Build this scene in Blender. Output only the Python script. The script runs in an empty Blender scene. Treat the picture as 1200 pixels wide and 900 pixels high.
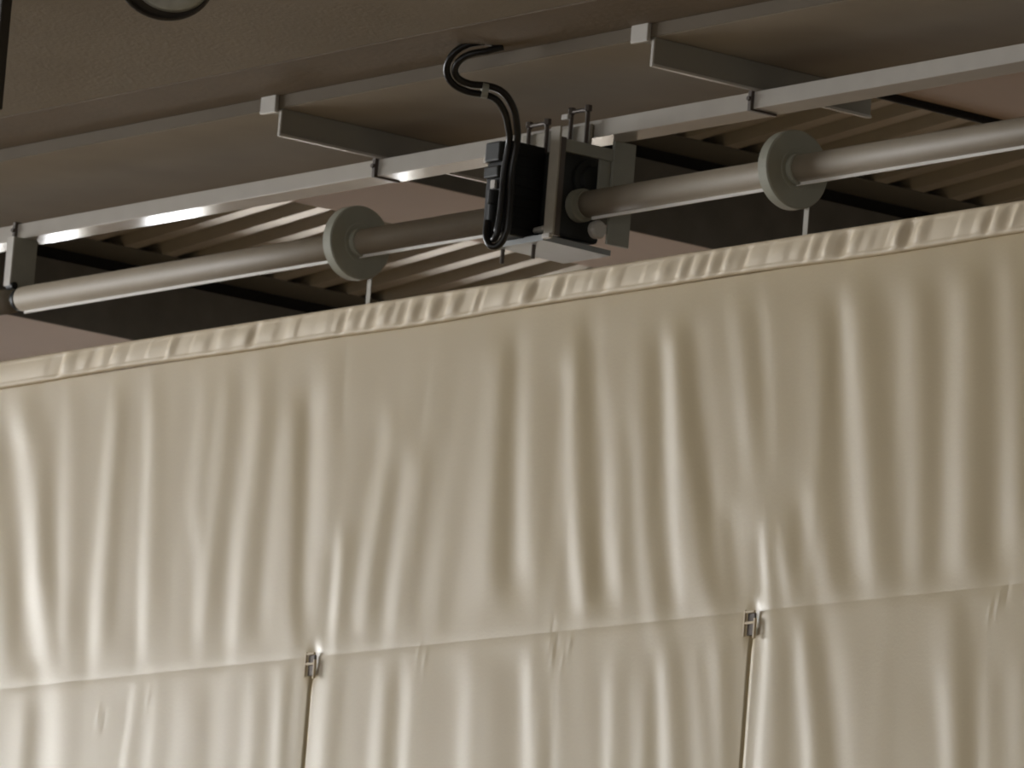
import bpy, bmesh, math, random
import numpy as np
from mathutils import Vector, Matrix
random.seed(4)
SC = bpy.context.scene
COL = SC.collection

# ---------------------------------------------------------------- camera (long lens from the hall floor)
HEAD, PITCH, ROLL, DIST = 0.92846, 0.16883, 0.07999862, 28.3
fwd = Vector((-math.sin(HEAD)*math.cos(PITCH), math.cos(HEAD)*math.cos(PITCH), math.sin(PITCH)))
rt0 = Vector((math.cos(HEAD), math.sin(HEAD), 0)); up0 = rt0.cross(fwd)
right = math.cos(ROLL)*rt0 + math.sin(ROLL)*up0
upv = -math.sin(ROLL)*rt0 + math.cos(ROLL)*up0
cd = bpy.data.cameras.new('camera'); cam = bpy.data.objects.new('camera', cd); COL.objects.link(cam)
m = Matrix((right, upv, -fwd)).transposed().to_4x4()
m.translation = Vector((0, 0, 6.35)) - DIST*fwd
cam.matrix_world = m
cd.sensor_width = 36; cd.lens = 9905.12/1200*36; cd.clip_end = 200
cd.dof.use_dof = True; cd.dof.focus_distance = 23.0; cd.dof.aperture_fstop = 15      # soft hand-held zoom shot
SC.camera = cam

# ---------------------------------------------------------------- world and exposure
w = bpy.data.worlds.new('hall_ambience'); SC.world = w; w.use_nodes = True
bg = w.node_tree.nodes['Background']
bg.inputs[0].default_value = (0.92, 0.90, 0.84, 1); bg.inputs[1].default_value = 0.18
SC.view_settings.view_transform = 'Standard'; SC.view_settings.look = 'None'
SC.view_settings.gamma = 1; SC.view_settings.use_curve_mapping = False
SC.view_settings.exposure = 0.0
WIN_FRONT, FILL_FRONT, WIN_REAR, FILL_REAR = 20.5, 3.0, 9.0, 8.0            # glow of the hall windows and of the added fill panels

# fill lights added to warm the hall half behind the curtain (out of sight)
for (lx, ly, e) in ((-11, 12, 260), (2, 14, 200)):
    ld = bpy.data.lights.new('rear_fill', 'AREA'); ld.energy = e; ld.size = 1.2; ld.color = (1, .86, .72)
    lo = bpy.data.objects.new('rear_fill', ld); COL.objects.link(lo); lo.location = (lx, ly, 6.3)

# ---------------------------------------------------------------- materials
def mat(name, col, rough=0.6, metal=0.0, spec=0.5, noise=0.0, nscale=6.0, bump=0.0, bscale=40.0, col2=None, emit=None, estr=0, sheen=0, stretch=None):
    M = bpy.data.materials.new(name); M.use_nodes = True
    nt = M.node_tree; b = nt.nodes['Principled BSDF']
    b.inputs['Base Color'].default_value = (*col, 1)
    b.inputs['Roughness'].default_value = rough
    b.inputs['Metallic'].default_value = metal
    b.inputs['Specular IOR Level'].default_value = spec
    if sheen:
        b.inputs['Sheen Weight'].default_value = sheen
    if emit:
        b.inputs['Emission Color'].default_value = (*emit, 1); b.inputs['Emission Strength'].default_value = estr
    tc = nt.nodes.new('ShaderNodeTexCoord'); src = tc.outputs['Object']
    if stretch:
        mp = nt.nodes.new('ShaderNodeMapping'); mp.inputs['Scale'].default_value = stretch
        nt.links.new(src, mp.inputs[0]); src = mp.outputs[0]
    if noise:
        n = nt.nodes.new('ShaderNodeTexNoise'); n.inputs['Scale'].default_value = nscale; n.inputs['Detail'].default_value = 5
        nt.links.new(src, n.inputs['Vector'])
        r = nt.nodes.new('ShaderNodeValToRGB')
        c2 = col2 or tuple(c*(1-noise) for c in col)
        r.color_ramp.elements[0].position = .3; r.color_ramp.elements[1].position = .7
        r.color_ramp.elements[0].color = (*c2, 1); r.color_ramp.elements[1].color = (*col, 1)
        nt.links.new(n.outputs['Fac'], r.inputs[0]); nt.links.new(r.outputs[0], b.inputs['Base Color'])
    if bump:
        n2 = nt.nodes.new('ShaderNodeTexNoise'); n2.inputs['Scale'].default_value = bscale; n2.inputs['Detail'].default_value = 4
        nt.links.new(src, n2.inputs['Vector'])
        bp = nt.nodes.new('ShaderNodeBump'); bp.inputs['Strength'].default_value = bump; bp.inputs['Distance'].default_value = .01
        nt.links.new(n2.outputs['Fac'], bp.inputs['Height']); nt.links.new(bp.outputs[0], b.inputs['Normal'])
    return M

M = dict(
    soffit=mat('soffit_plaster', (.30, .248, .18), .9, noise=.10, nscale=2.5, bump=.25, bscale=60),
    trim=mat('soffit_trim', (.215, .162, .105), .8, noise=.12, nscale=3, bump=.2),
    beamedge=mat('edge_beam_paint', (.42, .37, .295), .95, spec=.1, noise=.10, nscale=3),
    roofbeam=mat('roof_beam_paint', (.64, .515, .425), .8, noise=.06, nscale=2),
    beamshade=mat('roof_beam_shade', (.20, .20, .185), .8, noise=.2, nscale=8),  # beam paint darkened for the side turned away from the windows
    gap=mat('gap_shade', (.012, .012, .012), .9),
    deck=mat('deck_sheet', (.58, .55, .48), .30, metal=.0, noise=.10, nscale=4),
    galv=mat('painted_steel', (.64, .61, .555), .07, noise=.06, nscale=10, spec=.5),
    galvs=mat('light_steel', (.66, .63, .57), .45, noise=.05, nscale=10),
    pipe=mat('pipe_paint', (.31, .26, .19), .6, noise=.06, nscale=8, spec=.6),
    facetone=mat('toned_beam_paint', (.165, .13, .085), .8, noise=.1, nscale=4),
    angle=mat('angle_shade', (.34, .32, .27), .6),  # darker copy of the light steel, paints the unlit side of the angle
    deckshade=mat('deck_edge_shade', (.20, .20, .18), .4),
    seam=mat('pale_strip', (.85, .83, .78), .5),
    disc=mat('spool_plastic', (.42, .42, .34), .65, noise=.08, nscale=12),
    plate=mat('bracket_steel', (.36, .36, .30), .5, noise=.1, nscale=12),
    strapm=mat('zinc_strap', (.42, .385, .31), .45, noise=.12, nscale=20),
    tray=mat('tray_steel', (.36, .38, .38), .5, metal=.0, noise=.08, nscale=10),
    black=mat('black_housing', (.008, .008, .008), .5, spec=.3),
    dark=mat('dark_gearbox', (.03, .032, .029), .55, noise=.3, nscale=15),
    cable=mat('black_cable', (.010, .009, .008), .35),
    bolt=mat('brown_bolt', (.12, .10, .085), .5, metal=.4),
    belt=mat('belt_webbing', (.62, .60, .54), .8),
    fabric=mat('curtain_satin', (.615, .50, .30), .36, spec=.62, noise=.04, nscale=1.5, bump=.05, bscale=90),
    header=mat('header_satin', (.85, .725, .525), .55, spec=.5, noise=.05, nscale=3),
    glass=mat('lamp_glass', (.60, .63, .59), .2, noise=.3, nscale=14),
    ring=mat('lamp_ring', (.045, .038, .03), .5),
    floor=mat('floor_wood', (.26, .18, .11), .35, noise=.25, nscale=1.2, stretch=(1, 8, 1)),
    wall=mat('wall_paint', (.55, .5, .42), .8, noise=.05),
)
def winmat(n, s, warm): return mat(n, (.8, .85, .9), .3, emit=(1.0, .91, .80) if warm else (.97, .985, 1.0), estr=s)

# ---------------------------------------------------------------- helpers
def link(name, bm, material, parent=None, smooth=False, mat2=None):
    me = bpy.data.meshes.new(name)
    bmesh.ops.recalc_face_normals(bm, faces=bm.faces)
    bm.to_mesh(me); bm.free()
    me.materials.append(material)
    if mat2: me.materials.append(mat2)
    if smooth:
        for p in me.polygons: p.use_smooth = True
    o = bpy.data.objects.new(name, me); COL.objects.link(o)
    if parent is not None: o.parent = parent
    return o

def raw(name, verts, faces, material, parent=None, smooth=True):
    me = bpy.data.meshes.new(name); me.from_pydata(verts, [], faces); me.update()
    me.materials.append(material)
    if smooth: me.polygons.foreach_set('use_smooth', [True]*len(me.polygons))
    o = bpy.data.objects.new(name, me); COL.objects.link(o)
    if parent is not None: o.parent = parent
    return o

def box(bm, x0, x1, y0, y1, z0, z1, bev=0.0):
    r = bmesh.ops.create_cube(bm, size=1)
    vs = r['verts']
    bmesh.ops.scale(bm, vec=(x1-x0, y1-y0, z1-z0), verts=vs)
    bmesh.ops.translate(bm, vec=((x0+x1)/2, (y0+y1)/2, (z0+z1)/2), verts=vs)
    if bev:
        es = list({e for v in vs for e in v.link_edges})
        bmesh.ops.bevel(bm, geom=es, offset=bev, segments=2, profile=.5, affect='EDGES')
    return bm

def cyl(bm, p, q, r, n=24, r2=None, caps=True):
    p, q = Vector(p), Vector(q); d = q-p
    M4 = Matrix.Translation((p+q)/2) @ d.to_track_quat('Z', 'Y').to_matrix().to_4x4()
    bmesh.ops.create_cone(bm, cap_ends=caps, segments=n, radius1=r, radius2=r if r2 is None else r2, depth=d.length, matrix=M4)
    return bm

def lathe(bm, origin, axis, prof, n=40):
    """prof: (distance along axis, radius) pairs; closed ring solid."""
    axis = Vector(axis).normalized(); q = axis.to_track_quat('Z', 'Y'); o = Vector(origin)
    rings = []
    for (t, r) in prof:
        rings.append([bm.verts.new(o + q @ Vector((r*math.cos(a), r*math.sin(a), t))) for a in [2*math.pi*k/n for k in range(n)]])
    for a, b in zip(rings, rings[1:]):
        for k in range(n):
            bm.faces.new((a[k], a[(k+1) % n], b[(k+1) % n], b[k]))
    bm.faces.new(rings[0][::-1]); bm.faces.new(rings[-1])
    return bm

def spline(pts, sub=8):
    P = [Vector(p) for p in pts]; out = []
    for i in range(len(P)-1):
        a = P[i-1] if i else P[0]*2-P[1]; b = P[i]; c = P[i+1]; d = P[i+2] if i+2 < len(P) else P[-1]*2-P[-2]
        for k in range(sub):
            t = k/sub
            out.append(.5*((2*b)+(c-a)*t+(2*a-5*b+4*c-d)*t*t+(3*b-a-3*c+d)*t**3))
    out.append(P[-1]); return out

def tube(bm, pts, r, n=12):
    rings = []; ref = Vector((0.3, 1, 0.2)).normalized(); prev = None
    for i, p in enumerate(pts):
        t = (pts[min(i+1, len(pts)-1)]-pts[max(i-1, 0)]).normalized()
        u = prev if prev is not None else ref
        u = (u - t*u.dot(t)).normalized(); prev = u; v = t.cross(u)
        rings.append([bm.verts.new(p+u*r*math.cos(2*math.pi*k/n)+v*r*math.sin(2*math.pi*k/n)) for k in range(n)])
    for a, b in zip(rings, rings[1:]):
        for k in range(n): bm.faces.new((a[k], a[(k+1) % n], b[(k+1) % n], b[k]))
    bm.faces.new(rings[0]); bm.faces.new(rings[-1][::-1])
    return bm

def prism(bm, pts2, axis, a0, a1):
    """extrude a 2D outline (counter order free) along an axis: 'X' outline is (y,z); 'Y' outline is (x,z)."""
    f = (lambda p, a: (a, p[0], p[1])) if axis == 'X' else (lambda p, a: (p[0], a, p[1]))
    A = [bm.verts.new(f(p, a0)) for p in pts2]; B = [bm.verts.new(f(p, a1)) for p in pts2]
    bm.faces.new(A[::-1]); bm.faces.new(B)
    for k in range(len(A)):
        bm.faces.new((A[k], A[(k+1) % len(A)], B[(k+1) % len(A)], B[k]))
    return bm

def thing(name, label, cat, loc=(0, 0, 0), group=None):
    o = bpy.data.objects.new(name, None); o.empty_display_size = .1; COL.objects.link(o)
    o['label'] = label; o['category'] = cat
    if group: o['group'] = group
    o['_base'] = 1
    o.location = loc
    return o

def rebase(root):
    """keep children where they were modelled (world coordinates) although the Empty stands at the base."""
    off = Vector(root.location)
    for ch in root.children: ch.location = Vector(ch.location)-off
    del root['_base']

def tag(o, label, cat, group=None):
    o['label'] = label; o['category'] = cat
    if group: o['group'] = group
    return o
def struct(o): o['kind'] = 'structure'; return o

FOLDS = [
(1.3,0.052,((-3.042,6.649),(-2.902,6.322),(-2.777,5.875),(-2.646,5.526))),
(-0.6,0.057,((-3.091,6.400),(-2.963,6.013),(-2.890,5.758),(-2.811,5.535))),
(-0.4,0.042,((-2.831,6.567),(-2.774,6.343),(-2.698,5.994),(-2.646,5.804))),
(0.5,0.028,((-2.665,6.553),(-2.638,6.238),(-2.590,5.862),(-2.531,5.580))),
(-0.3,0.033,((-2.550,6.511),(-2.509,6.104),(-2.474,5.669))),
(1,0.033,((-2.370,6.527),(-2.370,6.279),(-2.368,5.847),(-2.347,5.538))),
(-0.45,0.033,((-2.290,6.489),(-2.277,6.087),(-2.248,5.655))),
(0.9,0.028,((-2.144,6.538),(-2.108,6.197),(-2.092,5.950),(-2.043,5.550))),
(-0.3,0.038,((-2.038,6.467),(-2.012,6.189),(-1.969,5.759))),
(0.5,0.033,((-1.812,6.494),(-1.818,6.357),(-1.815,6.052),(-1.735,5.864),(-1.716,5.590))),
(0.5,0.033,((-1.684,6.498),(-1.687,6.163),(-1.695,5.801),(-1.701,5.559))),
(-0.3,0.033,((-1.611,6.491),(-1.614,6.158),(-1.624,5.735))),
(0.8,0.033,((-1.485,6.541),(-1.483,6.208),(-1.516,5.909),(-1.500,5.517))),
(-0.4,0.038,((-1.379,6.441),(-1.390,6.020),(-1.380,5.599))),
(0.3,0.033,((-1.288,6.373),(-1.311,5.894),(-1.319,5.595))),
(-0.8,0.033,((-1.197,6.365),(-1.149,5.882),(-1.133,5.702),(-1.084,5.491))),
(0.65,0.057,((-1.117,6.508),(-1.068,6.234),(-1.036,5.934),(-1.039,5.666))),
(0.5,0.014,((-0.939,6.552),(-0.935,6.313))),
(1,0.038,((-0.683,6.262),(-0.720,5.999),(-0.749,5.853),(-0.767,5.560))),
(1.5,0.024,((-0.913,5.865),(-0.908,5.687),(-0.916,5.496))),
(-0.3,0.038,((-0.634,6.081),(-0.660,5.847),(-0.667,5.612))),
(0.8,0.038,((-0.524,6.131),(-0.547,5.906),(-0.581,5.695),(-0.591,5.520))),
(-0.35,0.033,((-0.446,6.125),(-0.455,5.832),(-0.481,5.600))),
(0.45,0.042,((-0.267,6.403),(-0.297,6.083),(-0.339,5.824),(-0.357,5.534))),
(0.55,0.057,((-0.127,6.420),(-0.131,6.128),(-0.137,5.809),(-0.151,5.521))),
(-1,0.042,((-0.019,6.497),(-0.002,6.147),(0.010,5.914),(0.034,5.653))),
(0.65,0.038,((0.042,6.463),(0.066,6.199),(0.118,5.906),(0.170,5.615))),
(-0.3,0.057,((0.199,6.333),(0.230,6.013),(0.277,5.722))),
(0.8,0.033,((0.335,6.349),(0.351,6.118),(0.385,5.886),(0.420,5.712),(0.466,5.566))),
(-1,0.042,((0.382,6.489),(0.439,6.111),(0.473,5.879),(0.514,5.734),(0.554,5.561))),
(0.65,0.038,((0.493,6.335),(0.557,6.044),(0.590,5.814),(0.633,5.612))),
(-0.4,0.028,((0.655,6.093),(0.689,5.750),(0.715,5.606))),
(0.4,0.028,((0.694,6.147),(0.731,5.953),(0.775,5.743),(0.826,5.514))),
(-0.7,0.038,((0.753,6.398),(0.798,6.138),(0.838,5.852),(0.872,5.680),(0.932,5.479))),
(0.85,0.033,((0.828,6.448),(0.868,6.189),(0.928,5.845),(0.967,5.673),(1.010,5.502))),
(-1.2,0.042,((0.914,6.440),(0.973,6.208),(1.025,6.035),(1.098,5.832),(1.153,5.632),(1.242,5.473))),
(0.4,0.028,((1.116,5.943),(1.178,5.714),(1.230,5.571))),
(-0.8,0.033,((1.195,5.797),(1.233,5.655),(1.290,5.512))),
(0.6,0.033,((1.138,6.532),(1.205,6.300),(1.264,6.099),(1.301,5.928))),
(-0.3,0.028,((1.253,6.493),(1.301,6.264),(1.334,6.093))),
(0.6,0.028,((1.305,6.530),(1.354,6.371),(1.395,6.172),(1.426,5.974))),
(0.6,0.094,((1.236,6.185),(1.301,5.928),(1.345,5.702),(1.388,5.561))),
(1.6,0.019,((1.399,5.726),(1.433,5.585),(1.463,5.404))),
(0.9,0.024,((1.482,5.720),(1.521,5.607),(1.568,5.493))),
(0.5,0.042,((1.601,5.877),(1.667,5.679),(1.737,5.509))),
(-0.8,0.042,((1.655,6.455),(1.711,6.117),(1.749,5.783),(1.811,5.532))),
(-0.4,0.028,((1.559,5.797),(1.593,5.574))),
(0.85,0.047,((1.714,6.504),(1.782,6.276),(1.847,5.995),(1.886,5.800),(1.952,5.509))),
(-0.75,0.057,((1.872,6.489),(1.947,6.124),(2.004,5.873),(2.065,5.515))),
(0.5,0.052,((2.041,6.445),(2.093,6.084),(2.130,5.754),(2.169,5.508))),
(-0.5,0.038,((2.143,6.463),(2.188,6.240),(2.234,5.747),(2.248,5.502))),
(0.75,0.052,((2.271,6.505),(2.309,6.229),(2.322,5.956),(2.354,5.737),(2.357,5.522))),
(-0.9,0.052,((2.412,6.491),(2.455,6.053),(2.477,5.728),(2.498,5.539))),
(0.55,0.042,((2.500,6.510),(2.548,6.207),(2.604,5.719),(2.639,5.502))),
(-0.5,0.038,((2.618,6.471),(2.705,5.711))),
(0.7,0.042,((2.724,6.460),(2.822,5.702))),
(1.3,0.061,((-2.559,5.453),(-2.563,5.336),(-2.501,4.873))),
(-0.6,0.038,((-2.706,5.421),(-2.696,5.189),(-2.664,4.880))),
(0.95,0.019,((-2.071,5.424),(-2.098,5.219),(-2.114,4.977))),
(0.85,0.033,((-1.946,5.429),(-1.954,5.272),(-1.929,4.969))),
(0.35,0.038,((-1.770,5.398),(-1.779,5.142),(-1.758,4.901))),
(-0.3,0.038,((-1.633,5.375),(-1.581,4.953))),
(0.55,0.033,((-1.364,5.419),(-1.352,5.120),(-1.327,4.882))),
(-0.35,0.038,((-1.288,5.414),(-1.245,4.937))),
(-0.8,0.028,((-1.134,5.459),(-1.134,5.287),(-1.119,5.109))),
(0.4,0.024,((-1.202,5.409),(-1.179,5.112))),
(-0.4,0.024,((-1.047,5.371),(-1.039,5.105))),
(1,0.038,((-0.937,5.438),(-0.950,5.247),(-0.924,4.923))),
(-0.3,0.033,((-0.832,5.388),(-0.830,5.094))),
(0.8,0.033,((-0.616,5.419),(-0.615,5.200),(-0.595,4.907))),
(-0.3,0.033,((-0.537,5.370),(-0.506,4.961))),
(1,0.028,((-0.449,5.394),(-0.449,5.220),(-0.425,4.900))),
(1,0.042,((-0.124,5.389),(-0.118,5.201),(-0.086,4.855))),
(-0.35,0.042,((0.063,5.392),(0.117,4.875))),
(1.3,0.033,((0.202,5.398),(0.239,5.182),(0.293,4.838))),
(0.6,0.024,((0.361,5.346),(0.432,4.860))),
(0.3,0.033,((0.509,5.337),(0.579,4.853))),
(0.8,0.028,((0.646,5.329),(0.706,4.848))),
(0.4,0.028,((0.792,5.348),(0.864,4.840))),
(-0.5,0.028,((0.872,5.315),(0.935,4.837))),
(0.85,0.028,((0.922,5.382),(0.965,5.142),(1.014,4.806))),
(-0.7,0.038,((1.004,5.363),(1.058,5.137),(1.117,4.829))),
(-0.5,0.028,((1.133,5.355),(1.194,5.102),(1.245,4.823))),
(0.4,0.024,((1.201,5.379),(1.238,5.210),(1.282,4.986))),
(-0.9,0.042,((1.259,5.403),(1.292,5.124),(1.328,4.819))),
(0.9,0.042,((1.471,5.403),(1.479,5.114),(1.493,4.811))),
(-0.3,0.028,((1.557,5.370),(1.603,4.970))),
(1,0.028,((1.631,5.393),(1.680,5.157),(1.719,4.964))),
(-0.85,0.042,((1.684,5.453),(1.751,5.235),(1.814,4.987),(1.858,4.740))),
(0.5,0.042,((1.840,5.312),(1.889,5.064),(1.939,4.737))),
(-0.2,0.047,((2.069,5.325),(2.143,4.728))),
(0.85,0.038,((2.340,5.227),(2.396,5.010),(2.444,4.714))),
(-0.95,0.042,((2.409,5.451),(2.459,5.220),(2.509,4.712))),
(0.45,0.038,((2.532,5.216),(2.594,4.708))),
(-0.35,0.028,((2.593,5.212),(2.651,4.705))),
(0.5,0.038,((2.694,5.206),(2.755,4.701)))]
CREASES = [(-2.682,1),(-2.360,1),(-2.507,-0.5),(-2.250,0.4),(-2.135,0.4),(-2.006,1),(-1.969,-0.6),(-1.864,0.5),(-1.770,-0.4),(-1.513,-1),(-1.472,0.6),(-1.360,-0.4),(-0.944,1.2),(-0.983,-0.7),(-0.875,-0.7),(-0.763,1.2),(-0.812,-0.8),(-0.695,-0.8),(-0.593,1.2),(-0.636,-0.8),(-0.539,-0.8),(-0.477,1.1),(-0.424,-0.9),(-0.367,1.2),(-0.304,-0.8),(-0.221,1),(-0.192,-0.5),(-0.168,0.8),(0.051,1.2),(0.100,-1.6),(0.150,-0.8),(0.209,1.3),(0.251,-0.6),(0.283,1),(0.325,-0.5),(0.425,0.6),(0.509,1),(0.472,-0.6),(0.586,-0.4),(0.699,0.4),(0.781,0.6),(0.835,-0.5),(0.891,1.1),(0.932,-0.7),(0.963,0.8),(1.047,1.2),(1.012,-0.7),(1.091,-0.7),(1.130,1.1),(1.170,-0.5),(1.246,0.9),(1.220,-0.5),(1.363,0.4),(1.450,-0.4),(1.558,1.2),(1.528,-0.6),(1.601,-0.8),(1.643,1),(1.708,-0.8),(1.759,1.4),(1.810,-0.7),(1.877,-0.5),(1.950,0.9),(1.988,1.2),(2.029,-0.6),(2.097,1),(2.138,-0.5),(2.296,0.8),(2.379,0.6),(2.428,-1.2),(2.460,1.5),(2.514,-0.9),(2.557,1.3)]

# ================================================================ STRUCTURE
bm = bmesh.new(); box(bm, -30, 30, -30, 26, -.2, 0)
struct(link('floor', bm, M['floor']))
# side walls of the hall: one wide window before the curtain, narrow panes and a low glowing panel added behind it
def side_wall(name, xw, ya, yb, top, openings):
    bm = bmesh.new(); y = ya
    for (y0, y1, zl, zh, s) in sorted(openings):
        box(bm, xw-.3, xw, y, y0, 0, top); y = y1
        box(bm, xw-.3, xw, y0, y1, 0, zl); box(bm, xw-.3, xw, y0, y1, zh, top)
    box(bm, xw-.3, xw, y, yb, 0, top)
    struct(link(name, bm, M['wall']))
NWIN = [0]
def window(xw, y0, y1, zl, zh, s, warm):
    NWIN[0] += 1
    bm = bmesh.new(); n = max(1, int((y1-y0)/1.8)); fw = min(.05, (y1-y0)*.08)
    for i in range(n+1):
        y = y0+(y1-y0)*i/n; box(bm, xw-.2, xw-.05, y-fw, y+fw, zl, zh)
    for z in (zl+.05, zh-.05): box(bm, xw-.2, xw-.06, y0, y1, z-.05, z+.05)
    f = struct(link('window_%d' % NWIN[0], bm, M['galvs']))
    bm = bmesh.new(); box(bm, xw-.18, xw-.15, y0, y1, zl, zh)
    link('pane', bm, winmat('glow_pane', s, warm), f)
FRONT = [(-20, -5, 1.4, 8.8, WIN_FRONT)]
REAR = [(8.0, 9.8, 2.8, 6.4, WIN_REAR), (10.03, 10.30, 2.8, 6.4, WIN_REAR), (10.72, 11.18, 2.8, 6.4, WIN_REAR), (12.50, 12.66, 2.8, 6.4, WIN_REAR)]
side_wall('wall_front_left', -30, -30, .5, 9.6, FRONT)
side_wall('wall_rear_left', -18, .5, 26, 9.6, [r for r in REAR if r[0] < 10]+[(10.03, 14.2, .1, 6.4, 0)])
bm = bmesh.new(); yy = 10.03
for r in REAR[1:]:
    box(bm, -18.3, -18, yy, r[0], 2.45, 6.4); yy = r[1]
box(bm, -18.3, -18, yy, 14.2, 2.45, 6.4)
struct(link('wall_rear_pier', bm, M['wall']))
for r in FRONT: window(-30, *r, False)
for r in REAR: window(-18, *r, False)
window(-18, 10.1, 14.2, .1, 2.42, FILL_REAR, True)  # unseen glowing panel added to brighten the deck ribs

# front wall of the hall with a glowing band added for even fill
bm = bmesh.new(); box(bm, -30, 30, -30.3, -30, 0, 1.4); box(bm, -30, 30, -30.3, -30, 5.5, 9.6); box(bm, -30, -6, -30.3, -30, 1.4, 5.5); box(bm, 16, 30, -30.3, -30, 1.4, 5.5)
struct(link('wall_front', bm, M['wall']))
bm = bmesh.new()
for i in range(12): box(bm, -6+2*i-.05, -6+2*i+.05, -30.2, -30.05, 1.4, 5.5)
f = struct(link('window_7', bm, M['galvs']))
bm = bmesh.new(); box(bm, -6, 16, -30.18, -30.15, 1.4, 5.5)
link('pane', bm, winmat('glow_pane', FILL_FRONT, False), f)

# soffit: flat plaster ceiling in front of the curtain
SZ = 7.36
bm = bmesh.new(); box(bm, -10, 12, -7.5, -.76, SZ, SZ+.15)
ceil = struct(link('ceiling', bm, M['soffit']))
bm = bmesh.new(); box(bm, -10, 12, -.756, -.436, SZ-.003, SZ+.15)
link('soffit_trim', bm, M['trim'], ceil)
bm = bmesh.new(); box(bm, -10, 12, -.43, .47, 7.313, 7.6, .004)
eb = link('edge_beam', bm, M['beamedge'], ceil)
bm = bmesh.new(); box(bm, -10, 12, -.435, -.430, 7.314, SZ+.1, .001)
link('toned_strip', bm, M['facetone'], eb)  # same beam face, coloured darker to offset the light falling on it

# sloping roof behind: deep beams with corrugated deck sheets between them
PITCHX, G = 2.875, .0788
def deckz(x): return 7.6635+G*(x+5.36)
beams = []
for k in range(-1, 3):
    xr = -5.36+PITCHX*k; zb = 7.35+.2*k
    wd = {-1: .73, 0: 1.1, 1: .73, 2: .80}[k]
    zt = deckz(xr)
    bm = bmesh.new()
    prism(bm, [(xr-wd, zb), (xr-.004, zb), (xr-.004, zt-.055), (xr-.03, zt-.055), (xr-.03, zt+.3), (xr-wd, zt+.3)], 'Y', .48, 12)
    b = link('roof_beam', bm, M['roofbeam'], ceil)
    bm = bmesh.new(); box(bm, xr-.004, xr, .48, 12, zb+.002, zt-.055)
    link('shaded_side', bm, M['beamshade'], b)
    bm = bmesh.new(); box(bm, xr-.03, xr-.022, .48, 12, zt-.055, zt+.1)
    link('shadow_gap', bm, M['gap'], b)  # near-black strip paints the shade inside the recess
    beams.append((xr-wd, xr))
for (a, b) in zip(beams, beams[1:]):
    x0, x1 = a[1]-.028, b[0]+.05
    pit, dep = .185, .044
    verts = []; faces = []
    prof = []
    y = .48
    while y < 9:
        prof += [(y, dep), (y+.100, dep), (y+.113, 0), (y+.172, 0)]; y += pit
    NX = 2
    for i in range(NX):
        x = x0+(x1-x0)*i/(NX-1)
        verts += [(x, yy, deckz(x)+hh) for yy, hh in prof]
    n = len(prof)
    for i in range(NX-1):
        for j in range(n-1):
            faces.append((i*n+j, i*n+j+1, (i+1)*n+j+1, (i+1)*n+j))
    dk = raw('deck_sheet', verts, faces, M['deck'], ceil, smooth=False)
    bm = bmesh.new()
    prism(bm, [(x0-.02, deckz(x0)-.004), (x0+.22, deckz(x0+.22)-.004), (x0+.22, deckz(x0+.22)-.001), (x0-.02, deckz(x0)-.001)], 'Y', .48, 12)
    link('shade_plate', bm, M['deckshade'], dk)  # plate added over the rib ends, dark for the shade beside the beam
# black tube added as the shadow line under the right-hand beam's left edge
xr = beams[3][0]
bm = bmesh.new(); tube(bm, [Vector((xr-.02, .5, 7.745)), Vector((xr-.02, 12, 7.745))], .02, 10)
tag(link('shadow_line', bm, M['gap']), 'thin black shadow line along the roof beam at the upper right', 'shadow_line')

# ================================================================ SUPPORT RAIL and cross angles
rail = thing('support_rail', 'long light grey steel rail hung under the ceiling above the drive tube', 'rail', (0, .05, 7.157))
for i, (x0, x1) in enumerate(((-3.082, -.885), (-.872, 1.172), (1.185, 5.2), (-6.0, -3.094))):
    bm = bmesh.new(); box(bm, x0, x1, 0+.002*(i % 2), .11, 7.157-.002*(i % 2), 7.215, .003)
    link('rail_section', bm, M['galv'], rail)
for x in (-.8785, 1.1785, -3.088):
    bm = bmesh.new(); box(bm, x-.009, x+.009, -.012, .1, 7.150, 7.222, .002)
    cyl(bm, (x, -.02, 7.19), (x, 0, 7.19), .008, 8)
    link('joint_bolt', bm, M['bolt'], rail)
rebase(rail)

LAB = {-.86: 'white steel cross angle clipped to the ceiling edge left of the black cables',
       1.19: 'white steel cross angle clipped to the ceiling edge right of the motor'}
for x, lab in LAB.items():
    t = thing('cross_angle', lab, 'bracket', (x, -.43, 7.215), 'cross angles carrying the support rail')
    bm = bmesh.new()
    # vertical leg with a small lip at the bottom and a top leg under the beam
    prism(bm, [(x+.004, 7.217), (x+.004, 7.311), (x-.07, 7.311), (x-.07, 7.304), (x-.006, 7.304), (x-.006, 7.228), (x-.012, 7.228), (x-.012, 7.217)], 'Y', -.428, .485)
    link('angle_bar', bm, M['angle'], t)
    bm = bmesh.new()
    box(bm, x-.010, x+.009, -.431, .487, 7.2155, 7.2245, .001)
    box(bm, x-.008, x+.005, -.434, -.427, 7.2155, 7.305, .001)
    link('glint_edge', bm, M['galvs'], t)  # lighter edging paints the glint along the lower and front edges
    bm = bmesh.new(); box(bm, x-.098, x-.010, -.452, -.436, 7.298, 7.398, .003)
    c = link('clip_plate', bm, M['galvs'], t)
    bm = bmesh.new(); box(bm, x-.155, x-.004, -.46, -.436, 7.385, 7.402, .003)
    cyl(bm, (x-.075, -.448, 7.396), (x-.075, -.448, 7.412), .014, 6)
    link('hook', bm, M['galvs'], c)
    rebase(t)

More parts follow.
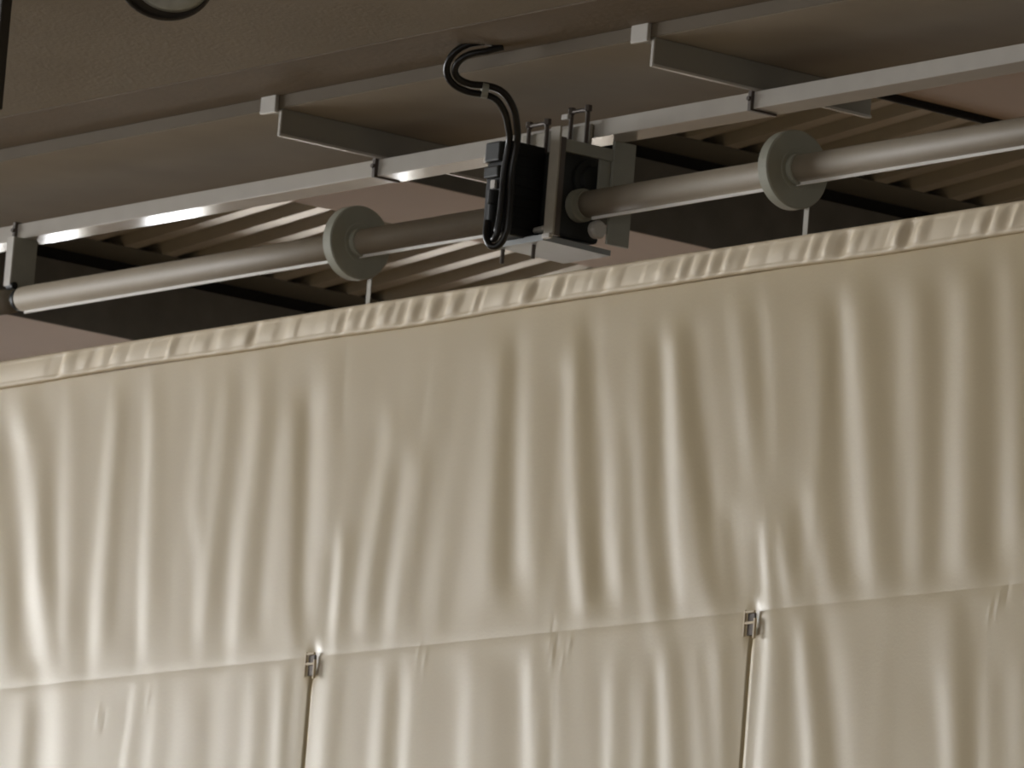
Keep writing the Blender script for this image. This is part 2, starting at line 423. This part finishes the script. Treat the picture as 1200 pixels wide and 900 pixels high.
# ================================================================ DRIVE TUBE
PZ, PR = 6.928, .0455
tubeT = thing('drive_tube', 'long beige drive tube with two round spools running above the curtain', 'tube', (0, 0, PZ))
for (x0, x1) in ((-3.0, .12), (.31, 5.2)):
    bm = bmesh.new(); cyl(bm, (x0, 0, PZ), (x1, 0, PZ), PR, 40)
    o = link('tube_section', bm, M['pipe'], tubeT)
    for p in o.data.polygons: p.use_smooth = len(p.vertices) == 4
    # pale strip along the underside of the tube
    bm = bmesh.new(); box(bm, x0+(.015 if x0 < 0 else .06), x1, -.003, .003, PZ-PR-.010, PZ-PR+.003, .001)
    link('pale_strip', bm, M['seam'], o)
for x in (-.957, 1.416):
    bm = bmesh.new()
    lathe(bm, (x-.025, 0, PZ), (1, 0, 0), [(0, .122), (.004, .129), (.046, .129), (.05, .124), (.05, .07), (.052, .066)], 56)
    s = link('spool', bm, M['disc'], tubeT)
    bm = bmesh.new(); lathe(bm, (x+.026, 0, PZ), (1, 0, 0), [(0, .053), (.02, .052), (.022, .048)], 32)
    link('hub', bm, M['disc'], s)
bm = bmesh.new(); lathe(bm, (.285, 0, PZ), (1, 0, 0), [(0, .050), (.004, .056), (.035, .056), (.04, .050), (.06, .048)], 32)
link('end_coupling', bm, M['disc'], tubeT)
bm = bmesh.new(); lathe(bm, (-3.045, 0, PZ), (1, 0, 0), [(0, .030), (.012, .030), (.014, .041), (.030, .041), (.032, .03), (.05, .03)], 28)
link('end_collar', bm, M['black'], tubeT)
bm = bmesh.new(); cyl(bm, (-6, 0, PZ), (-3.075, 0, PZ), PR, 32)
link('tube_section', bm, M['pipe'], tubeT, smooth=True)
rebase(tubeT)

# left end bracket hanging from the rail
t = thing('end_bracket', 'grey angle bracket hanging from the rail at the left end of the tube', 'bracket', (-3.03, 0, 7.157))
bm = bmesh.new(); box(bm, -3.072, -3.030, -.046, -.040, 6.975, 7.157, .001); link('front_strap', bm, M['galvs'], t)
bm = bmesh.new(); box(bm, -3.036, -3.030, -.040, .06, 6.965, 7.157, .001); link('web_plate', bm, M['plate'], t)
bm = bmesh.new(); cyl(bm, (-3.06, -.03, 6.975), (-3.02, -.03, 6.975), .014, 12); link('pivot_pin', bm, M['black'], t)
rebase(t)

# ================================================================ MOTOR
mt = thing('curtain_motor', 'black electric motor in a steel frame hanging from the rail mid-span', 'motor', (.2, 0, 6.78))
bm = bmesh.new(); box(bm, .10, .212, -.25, -.095, 6.80, 7.118, .006)
for z in np.arange(6.83, 7.1, .035): box(bm, .205, .2155, -.235, -.11, z, z+.006)
link('motor_housing', bm, M['black'], mt)
bm = bmesh.new(); box(bm, -.02, .285, -.095, .10, 6.815, 7.105, .012)
h = link('gearbox', bm, M['dark'], mt)
bm = bmesh.new(); lathe(bm, (.285, .04, 7.02), (1, 0, 0), [(0, .07), (.012, .07), (.014, .05), (.03, .046)], 28)
link('gear_cover', bm, M['dark'], h)
bm = bmesh.new(); lathe(bm, (.285, 0, PZ), (1, 0, 0), [(-.02, .075), (-.004, .072)], 28)
link('output_flange', bm, M['black'], h)
for z0, z1 in ((7.045, 7.112), (6.99, 7.03)):
    bm = bmesh.new(); box(bm, .115, .195, -.275, -.25, z0, z1, .006)
    link('terminal_box', bm, M['dark'], mt)
for q in ((.100, .117, -.268, -.25, 7.045, 7.075), (.14, .165, -.262, -.25, 6.955, 6.985)):
    bm = bmesh.new(); box(bm, *q, .002); link('label_tab', bm, M['galvs'], mt)
bm = bmesh.new(); lathe(bm, (.17, -.262, 6.835), (0, 0, 1), [(0, .018), (.06, .018), (.065, .024), (.11, .024)], 16)
link('cable_gland', bm, M['black'], mt)
# frame: light front strap, top bar, rear hanger, bottom edge
bm = bmesh.new(); box(bm, .316, .366, -.158, -.150, 6.795, 7.165, .001); link('front_strap', bm, M['strapm'], mt)
bm = bmesh.new(); box(bm, .352, .366, -.150, -.128, 6.795, 7.13, .001); link('strap_return', bm, M['bolt'], mt)
bm = bmesh.new(); box(bm, .350, .362, -.15, .155, 7.085, 7.127, .002); link('top_bar', bm, M['plate'], mt)
bm = bmesh.new(); box(bm, .352, .366, .075, .165, 6.805, 7.157, .002); link('rear_hanger', bm, M['plate'], mt)
bm = bmesh.new(); box(bm, .340, .352, .03, .075, 6.93, 7.12, .002); link('hanger_stiffener', bm, M['plate'], mt)
bm = bmesh.new(); lathe(bm, (.33, .045, 6.85), (1, 0, 0), [(0, .03), (.02, .032), (.03, .026)], 18); link('release_knob', bm, M['galvs'], mt)
bm = bmesh.new(); lathe(bm, (.213, -.115, 6.832), (1, 0, 0), [(0, .010), (.05, .012), (.055, .008)], 12); link('drain_plug', bm, M['galvs'], mt)
bm = bmesh.new()
prism(bm, [(-.155, 6.803), (-.155, 6.782), (.13, 6.778), (.13, 6.797)], 'X', .06, .315)
tr = link('base_tray', bm, M['tray'], mt)
for (x, y) in ((.05, -.12), (.22, -.12)):
    bm = bmesh.new(); cyl(bm, (x, y, 6.735), (x, y, 6.785), .007, 8)
    link('tray_bolt', bm, M['bolt'], tr)
bm = bmesh.new(); box(bm, .318, .36, -.166, -.150, 6.785, 6.802, .003); link('strap_foot', bm, M['galvs'], mt)
# U-bolts over the rail
for (x0, x1, zt) in ((.015, .115, 7.226), (.245, .335, 7.248)):
    bm = bmesh.new()
    tube(bm, [Vector((x0, -.025, 7.13)), Vector((x0, -.025, zt-.012)), Vector((x0+.01, -.025, zt)), Vector((x1-.01, -.025, zt)), Vector((x1, -.025, zt-.012)), Vector((x1, -.025, 7.12))], .0075, 10)
    cyl(bm, (x0, -.025, zt-.006), (x0, -.025, zt+.014), .013, 6); cyl(bm, (x1, -.025, zt-.006), (x1, -.025, zt+.014), .013, 6)
    link('u_bolt', bm, M['bolt'], mt, smooth=False)
bm = bmesh.new(); box(bm, .215, .25, -.045, -.03, 7.222, 7.24, .002); link('locking_nut', bm, M['galvs'], mt)
bm = bmesh.new(); box(bm, -.03, .345, -.016, -.006, 7.118, 7.2, .003); link('top_clamp', bm, M['strapm'], mt)
rebase(mt)

# the two power cables
CAB = [(.469, -.497, 7.357), (.433, -.54, 7.352), (.385, -.58, 7.338), (.350, -.60, 7.311), (.314, -.59, 7.277), (.306, -.56, 7.246), (.317, -.51, 7.231), (.345, -.46, 7.229), (.369, -.42, 7.214), (.36, -.37, 7.175), (.319, -.32, 7.131), (.283, -.287, 7.095), (.255, -.278, 7.0), (.255, -.276, 6.90), (.25, -.276, 6.82), (.235, -.276, 6.775), (.205, -.277, 6.762), (.18, -.277, 6.79), (.173, -.272, 6.84)]
LABC = ('black cable looping from the ceiling edge to the motor, outer and lower of the pair', 'black cable looping from the ceiling edge to the motor, inner and upper of the pair')
for k in range(2):
    pts = []
    S = spline(CAB, 8)
    for i, p in enumerate(S):
        tng = (S[min(i+1, len(S)-1)]-S[max(i-1, 0)]).normalized()
        side = tng.cross(fwd).normalized()
        t_ = i/(len(S)-1)
        s = (.0145+.002*math.sin(t_*17)) * (1 if k == 0 else -1) * min(1, i/10+.2)
        if t_ > .8: s *= .8
        pts.append(p+side*s+fwd*(.004 if k else -.004))
    bm = bmesh.new(); tube(bm, pts, .0118, 12)
    tag(link('power_cable', bm, M['cable'], smooth=True), LABC[k], 'cable', 'black cables feeding the motor')
bm = bmesh.new(); lathe(bm, (.337, -.474, 7.229), (.4, .75, -.02), [(0, .0265), (.02, .0265)], 20)
tag(link('cable_tie', bm, M['plate']), 'grey tie binding the two black cables at their lower bend', 'tie')

# ================================================================ small fittings on the soffit
lt = thing('ceiling_spotlight', 'round spotlight with dark ring and pale glass at the top left', 'lamp', (.55, -1.93, 7.36))
ax = Vector((.50, -.42, -.62)).normalized(); ce = Vector((.553, -1.915, 7.298))
bm = bmesh.new(); lathe(bm, ce-ax*.10, ax, [(0, .10), (.02, .150), (.10, .160), (.108, .158), (.112, .153), (.112, .146), (.100, .142)], 48)
link('ring', bm, M['ring'], lt)
bm = bmesh.new(); lathe(bm, ce+right*.022+upv*.012, ax, [(-.02, .135), (.016, .135), (.034, .11), (.042, .05)], 40)
ln = link('lens', bm, M['glass'], lt, smooth=True)
rebase(lt)
bm = bmesh.new(); box(bm, -.36, -.25, -2.0, -1.96, 6.95, 7.36, .004)
tag(link('hanging_post', bm, M['ring']), 'dark post hanging from the ceiling at the upper left frame edge', 'post')

# ================================================================ CURTAIN
cur = thing('divider_curtain', 'cream satin hall divider curtain hanging in soft vertical folds from a ruffled header', 'curtain', (0, 0, 0))
SEAM = 5.487; TOP = 6.615; KNOTS = ((-3.39, 5.46), (-1.006, 5.463), (1.384, 5.451), (3.77, 5.45))
XS = np.concatenate([np.arange(-5.8, -3.42, .03), np.arange(-3.42, 3.0, .006), np.arange(3.0, 6.2, .03)])
ZS = np.concatenate([[.12, 1.0, 2.0, 3.0, 3.8, 4.3, 4.6], np.arange(4.8, TOP+.001, .0186)])
FOLD_K = .13
xx, zz = np.meshgrid(XS, ZS)
slope = np.zeros_like(xx)
def sst(a, b, v):
    t = np.clip((v-a)/(b-a), 0, 1); return t*t*(3-2*t)
for amp, wd, pts in FOLDS:
    zt, zb = pts[0][1], pts[-1][1]
    pz = np.array([p[1] for p in pts][::-1]); px = np.array([p[0] for p in pts][::-1])
    xc = np.interp(ZS, pz, px)
    # smooth the polyline
    xc = np.convolve(np.pad(xc, 4, mode='edge'), np.ones(9)/9, mode='valid')
    fade = 1-sst(zt-.04, zt+.08, ZS)
    if zb > SEAM-.05: fade = fade*sst(zb-.08, zb+.06, ZS)
    elif zb > 5.05: fade = fade*(.5+.5*sst(zb-.2, zb, ZS))
    g = np.exp(-((xx-xc[:, None])/wd)**2/2)
    slope += amp*(1.3 if amp < 0 else 1)*g*fade[:, None]
# fine irregular secondary folds everywhere (also outside the frame)
rng = np.random.RandomState(3)
for k in range(150):
    x0 = rng.uniform(-5.8, 6.2); w0 = rng.uniform(.018, .05); a0 = rng.normal()*(.16 if -3.3 < x0 < 2.9 else .6)
    slope += a0*np.exp(-((xx-x0-rng.uniform(-.03, .03)*(zz-6))/w0)**2/2)*(.75+.25*np.sin(zz*rng.uniform(1, 3)+k))
# flat just below the header and at the seam
slope *= (.25+.75*(1-sst(6.42, 6.60, zz)))
slope *= (.95-.22*(1-sst(SEAM-.05, SEAM+.15, zz)))
slope *= (1-.3*np.exp(-((zz-SEAM)/.06)**2))
dx = np.gradient(XS)[None, :]
h = np.cumsum(-FOLD_K*slope*dx, axis=1)
# remove the slow drift so that the cloth stays in its plane
def smooth(a, wid):
    out = np.empty_like(a)
    grid = np.arange(XS[0], XS[-1], .006)
    n = int(wid/.006)|1
    ker = np.hanning(n+2)[1:-1]; ker /= ker.sum()
    for i in range(a.shape[0]):
        r = np.interp(grid, XS, a[i]); r = np.convolve(np.pad(r, n//2, mode='edge'), ker, mode='valid')
        out[i] = np.interp(XS, grid, r)
    return out
h -= smooth(h, .42)
kz_ = np.array([.25, .5, .25])
fine = slice(8, None)
for _ in range(4):
    hp = np.pad(h[8:], ((1, 1), (0, 0)), mode='edge'); h[8:] = .25*hp[:-2]+.5*hp[1:-1]+.25*hp[2:]
for (kx, kz) in KNOTS:                                    # cloth drawn in at each buckle
    h += .013*np.exp(-((xx-kx)/.030)**2-((zz-kz)/.05)**2)
# the small crumpled creases near the seam
for (cx, cz, s) in [(.325, 5.47, 1), (.36, 5.44, -1), (.345, 5.405, 1), (.40, 5.39, 1), (.33, 5.50, -1), (.43, 5.43, 1), (2.55, 5.41, 1), (2.59, 5.44, 1), (2.63, 5.46, -1), (-1.98, 5.40, 1), (-2.28, 5.36, 1), (-2.24, 5.33, -1), (-.36, 5.44, 1), (-.40, 5.47, 1)]:
    u = (xx-cx)-.3*(zz-cz)
    h += -s*.0016*np.exp(-(u/.010)**2-((zz-cz)/.028)**2)
# needle of shade along the seam: a stitched tuck
h += .0008*np.exp(-((zz-SEAM)/.012)**2)
Y0 = .0

def patch(name, i0, i1, j0, j1, yoff, edge=None):
    """rows i0..i1 and columns j0..j1 of the cloth as one mesh"""
    A = np.stack([xx[i0:i1, j0:j1], Y0+yoff+h[i0:i1, j0:j1], zz[i0:i1, j0:j1]], -1)
    if edge is not None:
        xl, xr = edge
        A[:, 0, 0] = xl; A[:, -1, 0] = xr
        # right edge turns back into the room behind
        ret = A[:, -1:, :].copy(); ret[:, :, 0] += .003; ret[:, :, 1] += .035
        ret2 = ret.copy(); ret2[:, :, 0] -= .02; ret2[:, :, 1] += .01
        # left edge hem
        lf = A[:, :1, :].copy(); lf[:, :, 1] += .012; lf[:, :, 0] += .004
        A = np.concatenate([lf, A, ret, ret2], 1)
    n, mcols = A.shape[:2]
    V = A.reshape(-1, 3).tolist()
    F = [(i*mcols+j, i*mcols+j+1, (i+1)*mcols+j+1, (i+1)*mcols+j) for i in range(n-1) for j in range(mcols-1)]
    return raw(name, V, F, M['fabric'], cur)
si = int(np.argmin(abs(ZS-SEAM)))
patch('upper_panel', si, len(ZS), 0, len(XS), 0)
bounds = [-5.8]+[k[0] for k in KNOTS]+[6.17]
for a, b in zip(bounds, bounds[1:]):
    ja = int(np.searchsorted(XS, a+.002)); jb = int(np.searchsorted(XS, b-.016))
    patch('lower_panel', 0, si+1, ja, jb, -.0012, (a+.001, b-.013))

# header: a ruffled sleeve over a batten, in front of the cloth
HX = np.arange(-5.8, 6.17, .004); NR = 15
T = np.linspace(0, 1, NR)                                  # 0 bottom edge .. 1 top edge
hx, ht = np.meshgrid(HX, T)
hs = np.zeros_like(hx)
for cx, a in CREASES:
    wdt = .009 if a > 0 else .014
    lean = .045 if a > 0 else .05
    hs += a*np.exp(-((hx-cx-lean*(ht-.5))/wdt)**2/2)*(.55+.45*np.sin(math.pi*np.clip(ht+.05, 0, 1)))
for k in range(160):
    cx = rng.uniform(-5.8, 6.17); a = rng.normal()*(.30 if -3.2 < cx < 2.8 else .8)
    hs += a*np.exp(-((hx-cx-.04*(ht-.5))/rng.uniform(.008, .02))**2/2)
hh = np.cumsum(-.50*hs*.004, axis=1)
grid_n = 71; ker = np.hanning(grid_n+2)[1:-1]; ker /= ker.sum()
for i in range(NR):
    hh[i] -= np.convolve(np.pad(hh[i], grid_n//2, mode='edge'), ker, mode='valid')
hh *= (np.sin(math.pi*np.clip(ht, .0, 1))**.6)
bul = -.014-.009*np.sin(math.pi*ht)**.55                    # pouch
bul += -.006*np.exp(-((ht-.06)/.05)**2)-.004*np.exp(-((ht-.95)/.04)**2)
wob = .0035*np.sin(hx*2.1)+.002*np.sin(hx*5.3+1)
HY = bul+hh; HZ = 6.604+.098*ht+wob*(1-ht)
rows = [np.stack([HX, np.full_like(HX, .004), HZ[0]+.006], -1), np.stack([HX, np.full_like(HX, -.006), HZ[0]-.002], -1)]
rows += [np.stack([HX, HY[i], HZ[i]], -1) for i in range(NR)]
rows += [np.stack([HX, np.full_like(HX, .004), HZ[-1]+.003], -1), np.stack([HX, np.full_like(HX, .022), HZ[-1]-.004], -1), np.stack([HX, np.full_like(HX, .024), HZ[0]], -1)]
A = np.stack(rows); n, mc = A.shape[:2]
raw('header_sleeve', A.reshape(-1, 3).tolist(), [(i*mc+j, i*mc+j+1, (i+1)*mc+j+1, (i+1)*mc+j) for i in range(n-1) for j in range(mc-1)], M['header'], cur)

# buckles where the lift straps come through
for (kx, kz) in KNOTS:
    bm = bmesh.new(); y = -.012
    for (a, b, c, d) in ((-.030, -.022, -.045, .040), (.022, .030, -.055, .012), (-.022, .022, -.006, .002), (-.022, .022, .030, .037)):
        box(bm, kx+a, kx+b, y-.004, y+.004, kz+c, kz+d, .0015)
    bk = link('buckle', bm, M['header'], cur)
    bm = bmesh.new(); box(bm, kx-.018, kx+.018, y+.004, y+.012, kz-.042, kz+.030, .002)
    link('strap_end', bm, M['bolt'], bk)

# lift straps from the spools down behind the cloth
for x, lab in ((-.957, 'pale webbing lift strap hanging from the left spool to the curtain header'), (1.416, 'pale webbing lift strap hanging from the right spool to the curtain header')):
    bm = bmesh.new()
    box(bm, x-.001, x+.022, .060, .063, 5.44, 6.82)
    tag(link('lift_strap', bm, M['belt']), lab, 'strap', 'lift straps under the spools')
